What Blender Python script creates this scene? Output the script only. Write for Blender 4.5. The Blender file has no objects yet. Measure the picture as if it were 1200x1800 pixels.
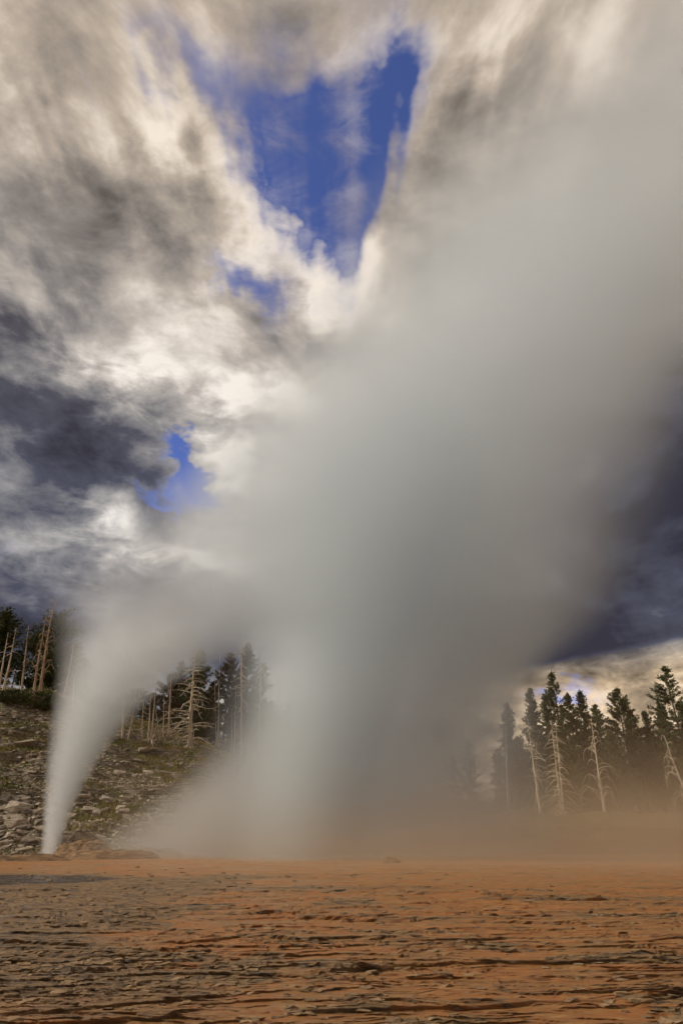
import bpy, bmesh, math, random
import numpy as np
from mathutils import Vector

# ------------------------------------------------------------------ camera, sky, sun, exposure
SC = bpy.context.scene
COL = SC.collection
F_PX, PITCH, CAM_Z = 1080.0, math.radians(27.4), 1.75
CP, SP = math.cos(PITCH), math.sin(PITCH)

cam_data = bpy.data.cameras.new('camera')
cam_data.sensor_fit = 'VERTICAL'
cam_data.sensor_height = 36.0
cam_data.lens = 36.0 * F_PX / 1800.0
cam_data.clip_start, cam_data.clip_end = 0.1, 6000
cam = bpy.data.objects.new('camera', cam_data)
cam.location = (0, 0, CAM_Z)
cam.rotation_euler = (math.radians(90) + PITCH, 0, 0)
COL.objects.link(cam)
SC.camera = cam

SUN_ELEV, SUN_AZ = 31.0, -93.0        # degrees; azimuth from +Y (the view) towards +X
SUN_STRENGTH = 3.5
SKY_STRENGTH = 0.10

SC.view_settings.view_transform = 'Standard'
SC.view_settings.look = 'None'
SC.view_settings.gamma = 1.0
SC.view_settings.use_curve_mapping = False
SC.view_settings.exposure = 0.0
SC.render.engine = 'CYCLES'
SC.cycles.max_bounces = 10
SC.cycles.diffuse_bounces = 2
SC.cycles.glossy_bounces = 2
SC.cycles.volume_bounces = 8
SC.cycles.transparent_max_bounces = 8
SC.cycles.volume_step_rate = 1.0
SC.cycles.volume_max_steps = 256
SC.cycles.use_adaptive_sampling = True
SC.cycles.adaptive_threshold = 0.05
SC.cycles.adaptive_min_samples = 16
SC.cycles.use_denoising = True
SC.cycles.caustics_reflective = False
SC.cycles.caustics_refractive = False


class Net:
    """short-hand for building node trees"""
    def __init__(self, tree):
        self.t = tree
        tree.nodes.clear()

    def new(self, kind, **props):
        n = self.t.nodes.new(kind)
        for k, v in props.items():
            setattr(n, k, v)
        return n

    def put(self, sock, v):
        if isinstance(v, bpy.types.NodeSocket):
            self.t.links.new(v, sock)
        elif v is not None:
            sock.default_value = v

    def m(self, op, a, b=None, c=None, clamp=False):
        n = self.new('ShaderNodeMath', operation=op, use_clamp=clamp)
        for i, v in enumerate((a, b, c)):
            if v is not None:
                self.put(n.inputs[i], v)
        return n.outputs[0]

    def add(self, *v):
        r = v[0]
        for x in v[1:]:
            r = self.m('ADD', r, x)
        return r

    def mul(self, *v):
        r = v[0]
        for x in v[1:]:
            r = self.m('MULTIPLY', r, x)
        return r

    def sub(self, a, b):
        return self.m('SUBTRACT', a, b)

    def v(self, op, a, b=None):
        n = self.new('ShaderNodeVectorMath', operation=op)
        self.put(n.inputs[0], a)
        if b is not None:
            self.put(n.inputs[1], b)
        return n.outputs[0]

    def xyz(self, a):
        n = self.new('ShaderNodeSeparateXYZ')
        self.put(n.inputs[0], a)
        return n.outputs[0], n.outputs[1], n.outputs[2]

    def vec(self, x, y, z):
        n = self.new('ShaderNodeCombineXYZ')
        for i, q in enumerate((x, y, z)):
            self.put(n.inputs[i], q)
        return n.outputs[0]

    def noise(self, co, scale, detail=4, rough=0.55, distort=0.0, color=False):
        n = self.new('ShaderNodeTexNoise')
        self.put(n.inputs['Vector'], co)
        n.inputs['Scale'].default_value = scale
        n.inputs['Detail'].default_value = detail
        n.inputs['Roughness'].default_value = rough
        n.inputs['Distortion'].default_value = distort
        return n.outputs['Color' if color else 'Fac']

    def smooth(self, x, a, b, lo=0.0, hi=1.0):
        n = self.new('ShaderNodeMapRange', interpolation_type='SMOOTHSTEP')
        self.put(n.inputs[0], x)
        n.inputs[1].default_value, n.inputs[2].default_value = a, b
        n.inputs[3].default_value, n.inputs[4].default_value = lo, hi
        return n.outputs[0]

    def mix(self, f, a, b):
        n = self.new('ShaderNodeMix', data_type='RGBA')
        self.put(n.inputs[0], f)
        for s, q in ((n.inputs[6], a), (n.inputs[7], b)):
            self.put(s, q if isinstance(q, bpy.types.NodeSocket) else (q[0], q[1], q[2], 1))
        return n.outputs[2]

    def ramp(self, f, stops):
        n = self.new('ShaderNodeValToRGB')
        self.put(n.inputs[0], f)
        e = n.color_ramp.elements
        while len(e) < len(stops):
            e.new(0.5)
        for el, (p, c) in zip(e, stops):
            el.position = p
            el.color = (c[0], c[1], c[2], 1)
        return n.outputs[0]

    def curve(self, f, pts):
        """float curve through (position, value) points, positions and values in 0..1"""
        n = self.new('ShaderNodeFloatCurve')
        self.put(n.inputs['Value'], f)
        c = n.mapping.curves[0]
        while len(c.points) < len(pts):
            c.points.new(0.5, 0.5)
        for p, (a, b) in zip(c.points, pts):
            p.location = (a, b)
            p.handle_type = 'AUTO_CLAMPED'
        n.mapping.update()
        return n.outputs[0]


def ray(px, py):
    """world direction through a point of the photograph (1200 x 1800), Y component 1"""
    u, v = (px - 600.0) / F_PX, (900.0 - py) / F_PX
    dy, dz = CP - v * SP, SP + v * CP
    return u / dy, dz / dy


def at(px, py, Y):
    a, b = ray(px, py)
    return Vector((a * Y, Y, CAM_Z + b * Y))


def azel(px, py):
    a, b = ray(px, py)
    return math.degrees(math.atan2(a, 1)), math.degrees(math.atan2(b, math.hypot(a, 1)))


def build_world():
    w = bpy.data.worlds.new('World')
    SC.world = w
    w.use_nodes = True
    N = Net(w.node_tree)
    co = N.new('ShaderNodeTexCoord').outputs['Generated']
    d = N.v('NORMALIZE', co)
    x, y, z = N.xyz(d)
    zz = N.m('MAXIMUM', z, 0.0)
    # positions on a flat cloud deck: clouds run away from the viewer in long streets
    inv = N.m('DIVIDE', 1.0, N.add(zz, 0.16))
    cx, cy = N.mul(x, inv), N.mul(y, inv)
    deck = N.vec(cx, N.mul(cy, 0.30), 0.0)
    streak = N.vec(N.mul(cx, 1.0), N.mul(cy, 0.11), 3.7)
    big = N.noise(deck, 1.9, 6, 0.58)
    fine = N.noise(N.vec(cx, N.mul(cy, 0.055), 9.1), 12.0, 3, 0.55)
    soft = N.noise(streak, 4.5, 4, 0.6)
    puff = N.noise(N.v('MULTIPLY', d, (1.0, 1.0, 1.6)), 4.6, 8, 0.57, 0.25)
    curl = N.noise(N.v('MULTIPLY', d, (1.0, 1.0, 2.2)), 13.0, 6, 0.60, 0.5)
    warp = N.noise(N.v('MULTIPLY', d, (1.0, 1.0, 1.5)), 4.0, 5, 0.6, 0.2, color=True)
    wr, wg, wb = N.xyz(warp)
    az = N.mul(N.m('ARCTAN2', x, y), 57.2958)
    el = N.mul(N.m('ARCSINE', z), 57.2958)
    up = N.smooth(el, 26, 60)
    # streaks pull the cloud edges up and down the sky, more so overhead
    el_w = N.add(el, N.mul(N.sub(wg, 0.5), 20.0), N.mul(N.sub(fine, 0.5), N.mul(up, 15.0)), N.mul(N.sub(curl, 0.5), 4.0))
    az_w = N.add(az, N.mul(N.sub(wr, 0.5), 22.0), N.mul(N.sub(curl, 0.5), 5.0))

    def blob(px, py, sx, sy, amp):
        a, e = azel(px, py)
        k = math.cos(math.radians(e))
        u = N.mul(N.sub(az_w, a), k / sx)
        v = N.mul(N.sub(el_w, e), 1.0 / sy)
        r2 = N.add(N.mul(u, u), N.mul(v, v))
        return N.mul(N.m('EXPONENT', N.mul(r2, -1.0)), amp)

    # openings in the cloud cover
    holes = N.add(blob(605, 175, 7.2, 6.0, 1.6), blob(558, 325, 4.0, 4.6, 1.5), blob(330, 115, 4.5, 3.0, 0.70),
                  blob(385, 495, 3.4, 2.6, 0.95), blob(312, 790, 3.0, 1.1, 1.4), blob(300, 838, 3.6, 0.9, 1.15), blob(372, 815, 2.1, 0.9, 1.25),
                  blob(1030, 1175, 3.4, 0.9, 0.85), blob(690, 150, 3.4, 3.0, 0.6))
    gap = N.add(holes, N.mul(N.sub(soft, 0.5), N.mul(up, 0.9)), N.mul(N.sub(fine, 0.5), N.mul(up, 1.4)), N.mul(N.sub(puff, 0.5), 0.5), N.mul(N.sub(curl, 0.5), N.sub(1.3, up)))
    cover = N.smooth(gap, 0.10, 1.25, 1.0, 0.0)
    cover = N.m('MAXIMUM', cover, N.mul(N.smooth(N.add(N.mul(fine, 0.6), N.mul(curl, 0.4)), 0.50, 0.70), 0.30))
    # the flat underside of the storm cloud, sharp edged, over the clear strip
    a0, e0 = azel(940, 1176)
    a1, e1 = azel(1200, 1130)
    line = N.add(e0, N.mul(N.sub(az, a0), (e1 - e0) / (a1 - a0)))
    over = N.sub(N.add(el, N.mul(N.sub(puff, 0.5), 1.6)), line)
    shelf = N.mul(N.smooth(over, -0.1, 0.8), N.smooth(over, 22.0, 4.0), N.smooth(az, 4.0, 14.0), N.smooth(az, 75.0, 50.0))
    low = N.mul(N.smooth(el, 15.0, 11.0), N.smooth(shelf, 0.5, 0.0), N.smooth(az, 0.0, 12.0))
    # how brightly the cloud is lit
    lit = N.add(0.61, N.mul(N.sub(big, 0.5), 0.22), N.mul(N.sub(puff, 0.5), 1.75), N.mul(N.sub(curl, 0.5), N.sub(0.62, N.mul(up, 0.40))), N.mul(N.sub(fine, 0.5), N.mul(up, 0.36)), N.mul(N.sub(soft, 0.5), N.mul(up, 0.35)),
                blob(710, 215, 4.0, 3.5, 0.34), blob(560, 490, 6.5, 4.5, 0.30), blob(470, 715, 8.0, 3.6, 0.34),
                blob(260, 640, 5.0, 3.0, 0.22), blob(210, 885, 4.5, 2.2, 0.42), blob(370, 945, 4.0, 1.6, 0.34),
                blob(420, 330, 5.0, 4.0, 0.16), blob(60, 500, 8.0, 4.0, 0.22), blob(60, 20, 14.0, 7.0, 0.12), blob(750, 60, 10.0, 5.0, 0.24), blob(840, 150, 5.0, 4.0, 0.15), blob(300, 215, 7.0, 3.0, 0.14),
                blob(40, 700, 8.0, 6.0, -0.28), blob(60, 860, 9.0, 4.0, -0.24), blob(110, 340, 9.0, 4.5, -0.22),
                blob(60, 1030, 12.0, 3.8, -0.34), blob(350, 1060, 14.0, 4.0, -0.22),
                blob(1195, 760, 9.0, 14.0, -0.30), blob(900, 1080, 10.0, 5.0, -0.3),
                blob(1000, 600, 14.0, 14.0, -0.15), blob(1140, 280, 12.0, 12.0, -0.20),
                blob(1080, 1205, 14.0, 3.2, 0.20), N.mul(low, N.mul(N.sub(curl, 0.5), 1.2)), blob(250, 1200, 9.0, 3.0, 0.06))
    lit = N.sub(lit, N.mul(shelf, 0.30))
    cold = N.ramp(lit, [(0.0, (0.038, 0.037, 0.054)), (0.28, (0.082, 0.085, 0.120)), (0.5, (0.24, 0.235, 0.25)),
                        (0.72, (0.50, 0.47, 0.45)), (0.95, (0.95, 0.90, 0.84))])
    warm = N.ramp(lit, [(0.0, (0.05, 0.045, 0.04)), (0.28, (0.125, 0.105, 0.085)), (0.5, (0.285, 0.243, 0.205)),
                        (0.72, (0.52, 0.43, 0.345)), (0.95, (0.92, 0.80, 0.67))])
    # the low sun reddens the clouds overhead and the gap under the deck
    warmth = N.m('MAXIMUM', N.smooth(el, 24, 60), low)
    cloud = N.mix(warmth, cold, warm)
    cloud = N.mix(N.mul(low, 0.55), cloud, N.v('MULTIPLY', cloud, (1.15, 0.95, 0.62)))

    sky = N.new('ShaderNodeTexSky', sky_type='NISHITA')
    sky.sun_disc = False
    sky.sun_elevation = math.radians(SUN_ELEV)
    sky.sun_rotation = math.radians(SUN_AZ)
    sky.altitude = 2200
    sky.air_density, sky.dust_density, sky.ozone_density = 1.0, 0.2, 6.0
    blue = N.new('ShaderNodeBackground')
    N.put(blue.inputs[0], N.v('MULTIPLY', sky.outputs[0], (1.60, 1.27, 1.62)))
    blue.inputs[1].default_value = SKY_STRENGTH
    cl = N.new('ShaderNodeBackground')
    N.put(cl.inputs[0], cloud)
    cl.inputs[1].default_value = 1.0
    mixs = N.new('ShaderNodeMixShader')
    N.put(mixs.inputs[0], cover)
    N.t.links.new(blue.outputs[0], mixs.inputs[1])
    N.t.links.new(cl.outputs[0], mixs.inputs[2])
    out = N.new('ShaderNodeOutputWorld')
    N.t.links.new(mixs.outputs[0], out.inputs[0])
    w.cycles.sampling_method = 'MANUAL'
    w.cycles.sample_map_resolution = 512


build_world()

sun_data = bpy.data.lights.new('sun', 'SUN')
sun_data.energy = SUN_STRENGTH
sun_data.angle = math.radians(1.5)
sun_data.color = (1.0, 0.90, 0.77)
sun = bpy.data.objects.new('sun', sun_data)
e_, a_ = math.radians(SUN_ELEV), math.radians(SUN_AZ)
to_sun = Vector((math.sin(a_) * math.cos(e_), math.cos(a_) * math.cos(e_), math.sin(e_)))
sun.rotation_euler = (-to_sun).to_track_quat('-Z', 'Y').to_euler()
sun.location = to_sun * 200
COL.objects.link(sun)

# ------------------------------------------------------------------ numeric helpers
RNG = np.random.default_rng(11)


def _hash(ix, iy, seed):
    h = (ix.astype(np.int64) * 374761393 + iy.astype(np.int64) * 668265263 + seed * 974634777) & 0xFFFFFFFF
    h = ((h ^ (h >> 13)) * 1274126177) & 0xFFFFFFFF
    return ((h ^ (h >> 16)) & 0xFFFF) / 65535.0


def vnoise(x, y, seed=0):
    x, y = np.asarray(x, float), np.asarray(y, float)
    ix, iy = np.floor(x), np.floor(y)
    fx, fy = x - ix, y - iy
    fx, fy = fx * fx * fx * (fx * (fx * 6 - 15) + 10), fy * fy * fy * (fy * (fy * 6 - 15) + 10)
    a, b = _hash(ix, iy, seed), _hash(ix + 1, iy, seed)
    c, d = _hash(ix, iy + 1, seed), _hash(ix + 1, iy + 1, seed)
    return (a + (b - a) * fx) * (1 - fy) + (c + (d - c) * fx) * fy


def fbm(x, y, octv=4, seed=0, gain=0.5):
    s, amp, tot = 0.0, 1.0, 0.0
    for k in range(octv):
        s = s + amp * vnoise(x * 2 ** k + 17.3 * k, y * 2 ** k - 9.1 * k, seed + k)
        tot += amp
        amp *= gain
    return s / tot


def sstep(x, a, b):
    t = np.clip((np.asarray(x, float) - a) / (b - a), 0, 1)
    return t * t * (3 - 2 * t)


def mesh_of(name, verts, faces, mats=(), smooth=False):
    me = bpy.data.meshes.new(name)
    me.from_pydata(verts if isinstance(verts, list) else verts.tolist(), [], faces if isinstance(faces, list) else faces.tolist())
    for m in mats:
        me.materials.append(m)
    if smooth:
        me.polygons.foreach_set('use_smooth', [True] * len(me.polygons))
    me.update()
    return me


def link(name, data, parent=None, loc=None, label=None, cat=None, group=None, kind=None):
    o = bpy.data.objects.new(name, data)
    COL.objects.link(o)
    if parent is not None:
        o.parent = parent
    if loc is not None:
        o.location = loc
    if label:
        o['label'] = label
    if cat:
        o['category'] = cat
    if group:
        o['group'] = group
    if kind:
        o['kind'] = kind
    return o


# ------------------------------------------------------------------ materials
def material(name):
    m = bpy.data.materials.new(name)
    m.use_nodes = True
    return m, Net(m.node_tree)


def finish(N, color, rough=0.85, bump=None, bump_d=0.02, spec=0.3, strength=1.0):
    b = N.new('ShaderNodeBsdfPrincipled')
    N.put(b.inputs['Base Color'], color if isinstance(color, bpy.types.NodeSocket) else (*color, 1))
    N.put(b.inputs['Roughness'], rough)
    b.inputs['Specular IOR Level'].default_value = spec
    if bump is not None:
        bp = N.new('ShaderNodeBump')
        bp.inputs['Distance'].default_value = bump_d
        bp.inputs['Strength'].default_value = strength
        N.put(bp.inputs['Height'], bump)
        N.t.links.new(bp.outputs[0], b.inputs['Normal'])
    o = N.new('ShaderNodeOutputMaterial')
    N.t.links.new(b.outputs[0], o.inputs[0])


def mat_sinter():
    m, N = material('sinter')
    P = N.new('ShaderNodeNewGeometry').outputs['Position']
    at_ = N.new('ShaderNodeAttribute', attribute_name='crust')
    r, g, b = N.xyz(at_.outputs['Color'])          # grey crust with painted riser shade, wet algae, yellow bacterial mat
    flat = N.v('MULTIPLY', P, (1.0, 2.2, 6.0))
    n1 = N.noise(flat, 0.55, 5, 0.6)
    n2 = N.noise(flat, 3.4, 6, 0.65)
    n3 = N.noise(N.v('MULTIPLY', P, (1.0, 2.0, 14.0)), 22.0, 4, 0.7)
    rust = N.mix(N.smooth(n1, 0.35, 0.66), (0.325, 0.118, 0.020), (0.265, 0.128, 0.034))
    rust = N.mix(N.smooth(n2, 0.50, 0.74), rust, (0.43, 0.245, 0.085))
    rust = N.mix(N.smooth(n2, 0.46, 0.30), rust, (0.170, 0.068, 0.024))
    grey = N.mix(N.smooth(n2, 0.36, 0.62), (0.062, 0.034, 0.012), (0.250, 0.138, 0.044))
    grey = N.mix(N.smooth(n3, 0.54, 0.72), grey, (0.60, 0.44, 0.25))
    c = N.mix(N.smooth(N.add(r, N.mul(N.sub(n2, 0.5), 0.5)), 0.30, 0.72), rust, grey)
    c = N.mix(N.smooth(N.add(b, N.mul(N.sub(n2, 0.5), 0.9)), 0.45, 0.80), c, (0.33, 0.175, 0.060))
    wet = N.smooth(N.add(g, N.mul(N.sub(n2, 0.5), 0.5)), 0.42, 0.62)
    c = N.mix(wet, c, N.mix(N.smooth(n3, 0.5, 0.68), (0.022, 0.016, 0.012), (0.16, 0.06, 0.02)))
    c = N.mix(N.smooth(n3, 0.58, 0.74, 0, 0.7), c, (0.56, 0.41, 0.25))
    c = N.mix(N.smooth(n3, 0.42, 0.26, 0, 0.7), c, (0.085, 0.050, 0.030))
    finish(N, c, N.smooth(N.add(wet, N.mul(N.smooth(n1, 0.38, 0.60), 0.55)), 0, 1, 0.58, 0.24), N.add(N.mul(n2, 0.6), N.mul(n3, 0.6)), 0.04, 0.5)
    return m


def mat_hill():
    m, N = material('hill_soil')
    P = N.new('ShaderNodeNewGeometry').outputs['Position']
    n1 = N.noise(P, 0.22, 4, 0.6)
    n2 = N.noise(P, 1.4, 6, 0.65)
    n3 = N.noise(P, 7.0, 4, 0.7)
    soil = N.mix(N.smooth(n3, 0.4, 0.62), (0.055, 0.038, 0.022), (0.24, 0.165, 0.095))
    turf = N.mix(N.smooth(n3, 0.35, 0.65), (0.045, 0.055, 0.012), (0.130, 0.120, 0.034))
    c = N.mix(N.smooth(N.add(N.mul(n1, 0.6), N.mul(n2, 0.4)), 0.43, 0.56), soil, turf)
    nz = N.xyz(N.new('ShaderNodeNewGeometry').outputs['True Normal'])[2]
    strata = N.noise(N.v('MULTIPLY', P, (0.5, 0.5, 5.0)), 1.6, 5, 0.65)
    bare = N.mix(N.smooth(strata, 0.38, 0.62), (0.10, 0.078, 0.055), (0.36, 0.295, 0.22))
    c = N.mix(N.smooth(N.add(nz, N.mul(N.sub(n2, 0.5), 0.25)), 0.80, 0.66), c, bare)
    finish(N, c, 0.95, N.add(n2, N.mul(n3, 0.5), strata), 0.25, 0.2)
    return m


def mat_rock(name='rock', a=(0.33, 0.28, 0.22), b=(0.16, 0.125, 0.09)):
    m, N = material(name)
    co = N.new('ShaderNodeNewGeometry').outputs['Position']
    info = N.new('ShaderNodeObjectInfo').outputs['Random']
    n1 = N.noise(N.v('MULTIPLY', co, (1.0, 1.0, 4.0)), 2.2, 5, 0.65)
    n2 = N.noise(co, 14.0, 4, 0.7)
    c = N.mix(N.smooth(n1, 0.36, 0.62), b, a)
    c = N.mix(N.smooth(n2, 0.56, 0.74), c, (a[0] * 1.35, a[1] * 1.33, a[2] * 1.28))
    c = N.mix(N.smooth(n2, 0.42, 0.28), c, (0.06, 0.05, 0.03))
    c = N.mix(N.mul(info, 0.45), c, (b[0] * 0.8, b[1] * 0.75, b[2] * 0.7))
    finish(N, c, 0.9, N.add(n1, N.mul(n2, 0.35)), 0.10, 0.25)
    return m


def mat_plain(name, ca, cb, scale, rough=0.9, stretch=(1, 1, 1), bump_d=0.03, spec=0.25):
    m, N = material(name)
    co = N.new('ShaderNodeNewGeometry').outputs['Position']
    co = N.v('MULTIPLY', co, stretch)
    n = N.noise(co, scale, 5, 0.65)
    info = N.new('ShaderNodeObjectInfo').outputs['Random']
    c = N.mix(N.smooth(n, 0.32, 0.68), ca, cb)
    c = N.mix(N.mul(info, 0.30), c, (ca[0] * 0.9, ca[1] * 0.85, ca[2] * 0.8))
    finish(N, c, rough, n, bump_d, spec)
    return m


SINTER = mat_sinter()
HILL = mat_hill()
ROCK = mat_rock('rock', (0.47, 0.40, 0.31), (0.25, 0.20, 0.145))
ROCK_DARK = mat_rock('rock_dark', (0.24, 0.20, 0.16), (0.10, 0.08, 0.06))
NEEDLES = mat_plain('needles', (0.034, 0.045, 0.015), (0.115, 0.122, 0.040), 2.2)
NEEDLES_DRY = mat_plain('needles_dry', (0.050, 0.036, 0.020), (0.115, 0.085, 0.045), 2.0)
BARK = mat_plain('bark', (0.060, 0.042, 0.028), (0.150, 0.105, 0.065), 5.0, stretch=(1, 1, 0.25))
DEADWOOD = mat_plain('deadwood', (0.37, 0.285, 0.19), (0.66, 0.57, 0.44), 5.0, stretch=(1, 1, 0.12))
DEADWOOD_TAN = mat_plain('deadwood_tan', (0.24, 0.160, 0.095), (0.50, 0.375, 0.245), 5.0, stretch=(1, 1, 0.12))
GRASS = mat_plain('grass_blades', (0.085, 0.105, 0.020), (0.290, 0.200, 0.060), 0.45, spec=0.15)
CRUST = mat_rock('crust', (0.36, 0.24, 0.13), (0.11, 0.068, 0.036))
MOUND = mat_plain('sinter_mound', (0.075, 0.045, 0.024), (0.36, 0.22, 0.11), 1.6, stretch=(1, 1, 4))


# ------------------------------------------------------------------ the ground: sinter flats
def patches(x, y):
    """world masks on the flats: grey crust, wet dark algae, yellow mat"""
    u = x / np.maximum(y, 1)
    n = fbm(x * 0.25, y * 0.35, 4, 31)
    g = sstep(-0.10 - u + 0.55 * (n - 0.5), -0.02, 0.22) * sstep(y, 6.0, 10.5)
    g = np.maximum(g, 0.9 * sstep(fbm(x * 0.5, y * 0.8, 4, 61), 0.60, 0.72))
    g = 0.85 * g * (1 - sstep(y, 27, 33))
    w = np.exp(-((x + 13.6) / 4.6) ** 2 - ((y - 26.5) / 2.4) ** 2) * 1.8
    w = np.maximum(w, 0.8 * np.exp(-((x + 3.2) / 0.9) ** 2 - ((y - 18.2) / 0.35) ** 2))
    r = 0.52 * np.exp(-((x + 3.4) / 3.4) ** 2 - ((y - 20.5) / 5.0) ** 2)
    r = np.maximum(r, 0.9 * np.exp(-((x + 3.6) / 0.45) ** 2 - ((y - 8.4) / 0.6) ** 2))
    r = np.maximum(r, 0.8 * np.exp(-((x + 9.3) / 2.0) ** 2 - ((y - 27.5) / 0.6) ** 2))
    return g, w, r


def ground_z(x, y, fine=True, with_crust_and_shade=False):
    x, y = np.asarray(x, float), np.asarray(y, float)
    base = 0.0055 * (y - 6) + 0.10 * (fbm(x * 0.12, y * 0.16, 3, 2) - 0.5) * sstep(y, 4, 14)
    wx = x + 0.9 * (fbm(x * 0.6, y * 0.6, 3, 5) - 0.5)
    wy = y + 0.9 * (fbm(x * 0.7 + 9, y * 0.7, 3, 6) - 0.5)
    g, w, r = patches(x, y)

    crust, shift = [g], [np.zeros_like(x)]  # crust: grey crust, plus painted shade of the ledge risers

    def ledges(wy_len, height, wobble, sx, sy, seed, rim, cut):
        """broken steps whose risers face the viewer and whose treads fall gently away"""
        ph = y / wy_len + wobble * (fbm(wx * sx, wy * sy, 4, seed, 0.55) - 0.5)
        f = ph - np.floor(ph)
        cell = np.floor(ph)
        lift = sstep(f, 0, rim) - np.clip((f - rim) / (1 - rim), 0, 1) ** 0.8
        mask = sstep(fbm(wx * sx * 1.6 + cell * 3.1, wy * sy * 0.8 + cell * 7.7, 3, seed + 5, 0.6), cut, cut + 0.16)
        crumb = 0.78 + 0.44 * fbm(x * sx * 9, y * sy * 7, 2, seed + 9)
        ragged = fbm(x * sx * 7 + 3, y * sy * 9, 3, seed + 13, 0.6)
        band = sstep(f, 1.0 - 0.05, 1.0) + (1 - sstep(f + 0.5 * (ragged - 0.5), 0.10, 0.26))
        crust.append(mask * np.clip(band, 0, 1) * sstep(ragged, 0.42, 0.58))  # crust along ledge edges, also painting in the shade of the risers
        lip = sstep(f, 0, rim) * (1 - sstep(f, rim, 0.45))
        shift.append(1.3 * height * lip * mask * crumb)
        return height * lift * mask * crumb

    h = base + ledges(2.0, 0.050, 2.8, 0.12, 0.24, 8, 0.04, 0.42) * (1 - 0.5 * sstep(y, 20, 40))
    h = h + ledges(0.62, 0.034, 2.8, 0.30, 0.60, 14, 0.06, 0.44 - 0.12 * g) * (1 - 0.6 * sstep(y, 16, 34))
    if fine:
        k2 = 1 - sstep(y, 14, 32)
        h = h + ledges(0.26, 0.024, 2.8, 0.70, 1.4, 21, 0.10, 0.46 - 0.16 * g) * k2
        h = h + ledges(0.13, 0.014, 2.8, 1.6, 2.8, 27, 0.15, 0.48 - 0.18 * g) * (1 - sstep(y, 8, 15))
        # small pits with raised rims, in patches
        pit = fbm(x * 4.5, y * 7.5, 2, 44)
        msk = sstep(fbm(x * 0.6, y * 0.8, 3, 46), 0.50, 0.60)
        h = h - 0.040 * sstep(pit, 0.66, 0.73) * (0.12 + msk) * k2 + 0.010 * sstep(pit, 0.56, 0.64) * msk * k2
        h = h + 0.007 * (fbm(x * 12, y * 18, 3, 50) - 0.5) * (0.4 + 2.0 * g) * k2
    return (h, np.max(np.array(crust), axis=0), sum(shift)) if with_crust_and_shade else h


def build_ground():
    nr, nc = 900, 620
    k = np.linspace(0, 1, nr)
    yy = 1.0 / (1 / 4.6 - k * (1 / 4.6 - 1 / 62.0))
    uu = np.linspace(-0.66, 0.66, nc)
    Y = np.repeat(yy[:, None], nc, 1)
    X = uu[None, :] * (Y + 1.5)
    Z, crust, shift = ground_z(X, Y, with_crust_and_shade=True)  # crust also holds the painted riser shade
    Y = Y - shift
    V = np.stack([X, Y, Z], -1).reshape(-1, 3)
    i = np.arange(nr - 1)[:, None] * nc + np.arange(nc - 1)[None, :]
    Fc = np.stack([i, i + 1, i + nc + 1, i + nc], -1).reshape(-1, 4)
    # an outer skirt far below detail, reaching the horizon
    base = len(V)
    ring = []
    R = 2500.0
    outer = [(-R, -R), (R, -R), (R, R), (-R, R)]
    ring = np.array([(a, b, -0.25) for a, b in outer])
    V = np.vstack([V, ring])
    faces = Fc.tolist() + [[base, base + 1, base + 2, base + 3]]
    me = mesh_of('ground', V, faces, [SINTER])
    g, w, r = patches(V[:, 0], V[:, 1])
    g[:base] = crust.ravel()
    far = np.abs(V[:, 0]) > 1000
    g[far] = 0.3
    w[far] = 0
    r[far] = 0
    ca = me.color_attributes.new('crust', 'FLOAT_COLOR', 'POINT')  # red: grey crust and painted riser shade
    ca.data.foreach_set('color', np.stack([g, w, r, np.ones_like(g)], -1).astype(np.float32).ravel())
    link('ground', me, kind='structure')


build_ground()


# ------------------------------------------------------------------ the hillside
CREST_X = [-110, -60, -36, -28, -17, -6, 10, 25, 45, 80, 130]
CREST_Z = [20, 19.5, 16.8, 14.2, 10.4, 7.3, 4.6, 3.0, 3.2, 4.5, 6]


def hill_z(x, y):
    x, y = np.asarray(x, float), np.asarray(y, float)
    c = np.interp(x, CREST_X, CREST_Z)
    t = (y - 48.5) / 27.0
    prof = np.where(t < 0, t * 0.25, np.where(t < 1, 1.10 * t - 0.10 * t * t * t, 1.0 + 0.05 * np.minimum(t - 1, 2.0)))
    bump = (fbm(x * 0.12, y * 0.15, 4, 70) - 0.5) * 2.0 + (fbm(x * 0.6, y * 0.7, 4, 75) - 0.5) * 0.8
    z = 0.05 + c * prof + bump * sstep(t, 0.02, 0.5)
    # broken rock ledges cropping out of the slope
    ph = z / 1.5 + 1.6 * (fbm(x * 0.10, y * 0.10, 3, 83) - 0.5)
    f = ph - np.floor(ph)
    mask = sstep(fbm(x * 0.22 + np.floor(ph) * 5.3, y * 0.3, 3, 87), 0.44, 0.56) * sstep(t, 0.0, 0.1) * sstep(t, 1.0, 0.85) * sstep(x, 0, -8)
    return z + 0.75 * mask * (sstep(f, 0, 0.22) - f)


def build_hill():
    xs = np.concatenate([np.linspace(-140, -48, 30)[:-1], np.linspace(-48, 60, 420), np.linspace(60, 160, 30)[1:]])
    ys = np.concatenate([np.linspace(47, 84, 260), np.linspace(84, 190, 50)[1:]])
    X, Y = np.meshgrid(xs, ys)
    Z = hill_z(X, Y)
    V = np.stack([X, Y, Z], -1).reshape(-1, 3)
    nc = len(xs)
    i = np.arange(len(ys) - 1)[:, None] * nc + np.arange(nc - 1)[None, :]
    Fc = np.stack([i, i + 1, i + nc + 1, i + nc], -1).reshape(-1, 4)
    return link('hillside', mesh_of('hillside', V, Fc, [HILL], True), kind='structure')


HILLSIDE = build_hill()


def on_hill(px, py):
    """where the line of sight meets the hillside"""
    a, b = ray(px, py)
    y = np.linspace(47.5, 100, 700)
    z = CAM_Z + b * y
    hit = np.nonzero(hill_z(a * y, y) >= z)[0]
    yy = y[hit[0]] if len(hit) else 88.0
    return float(a * yy), float(yy), float(hill_z(a * yy, yy))


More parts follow.
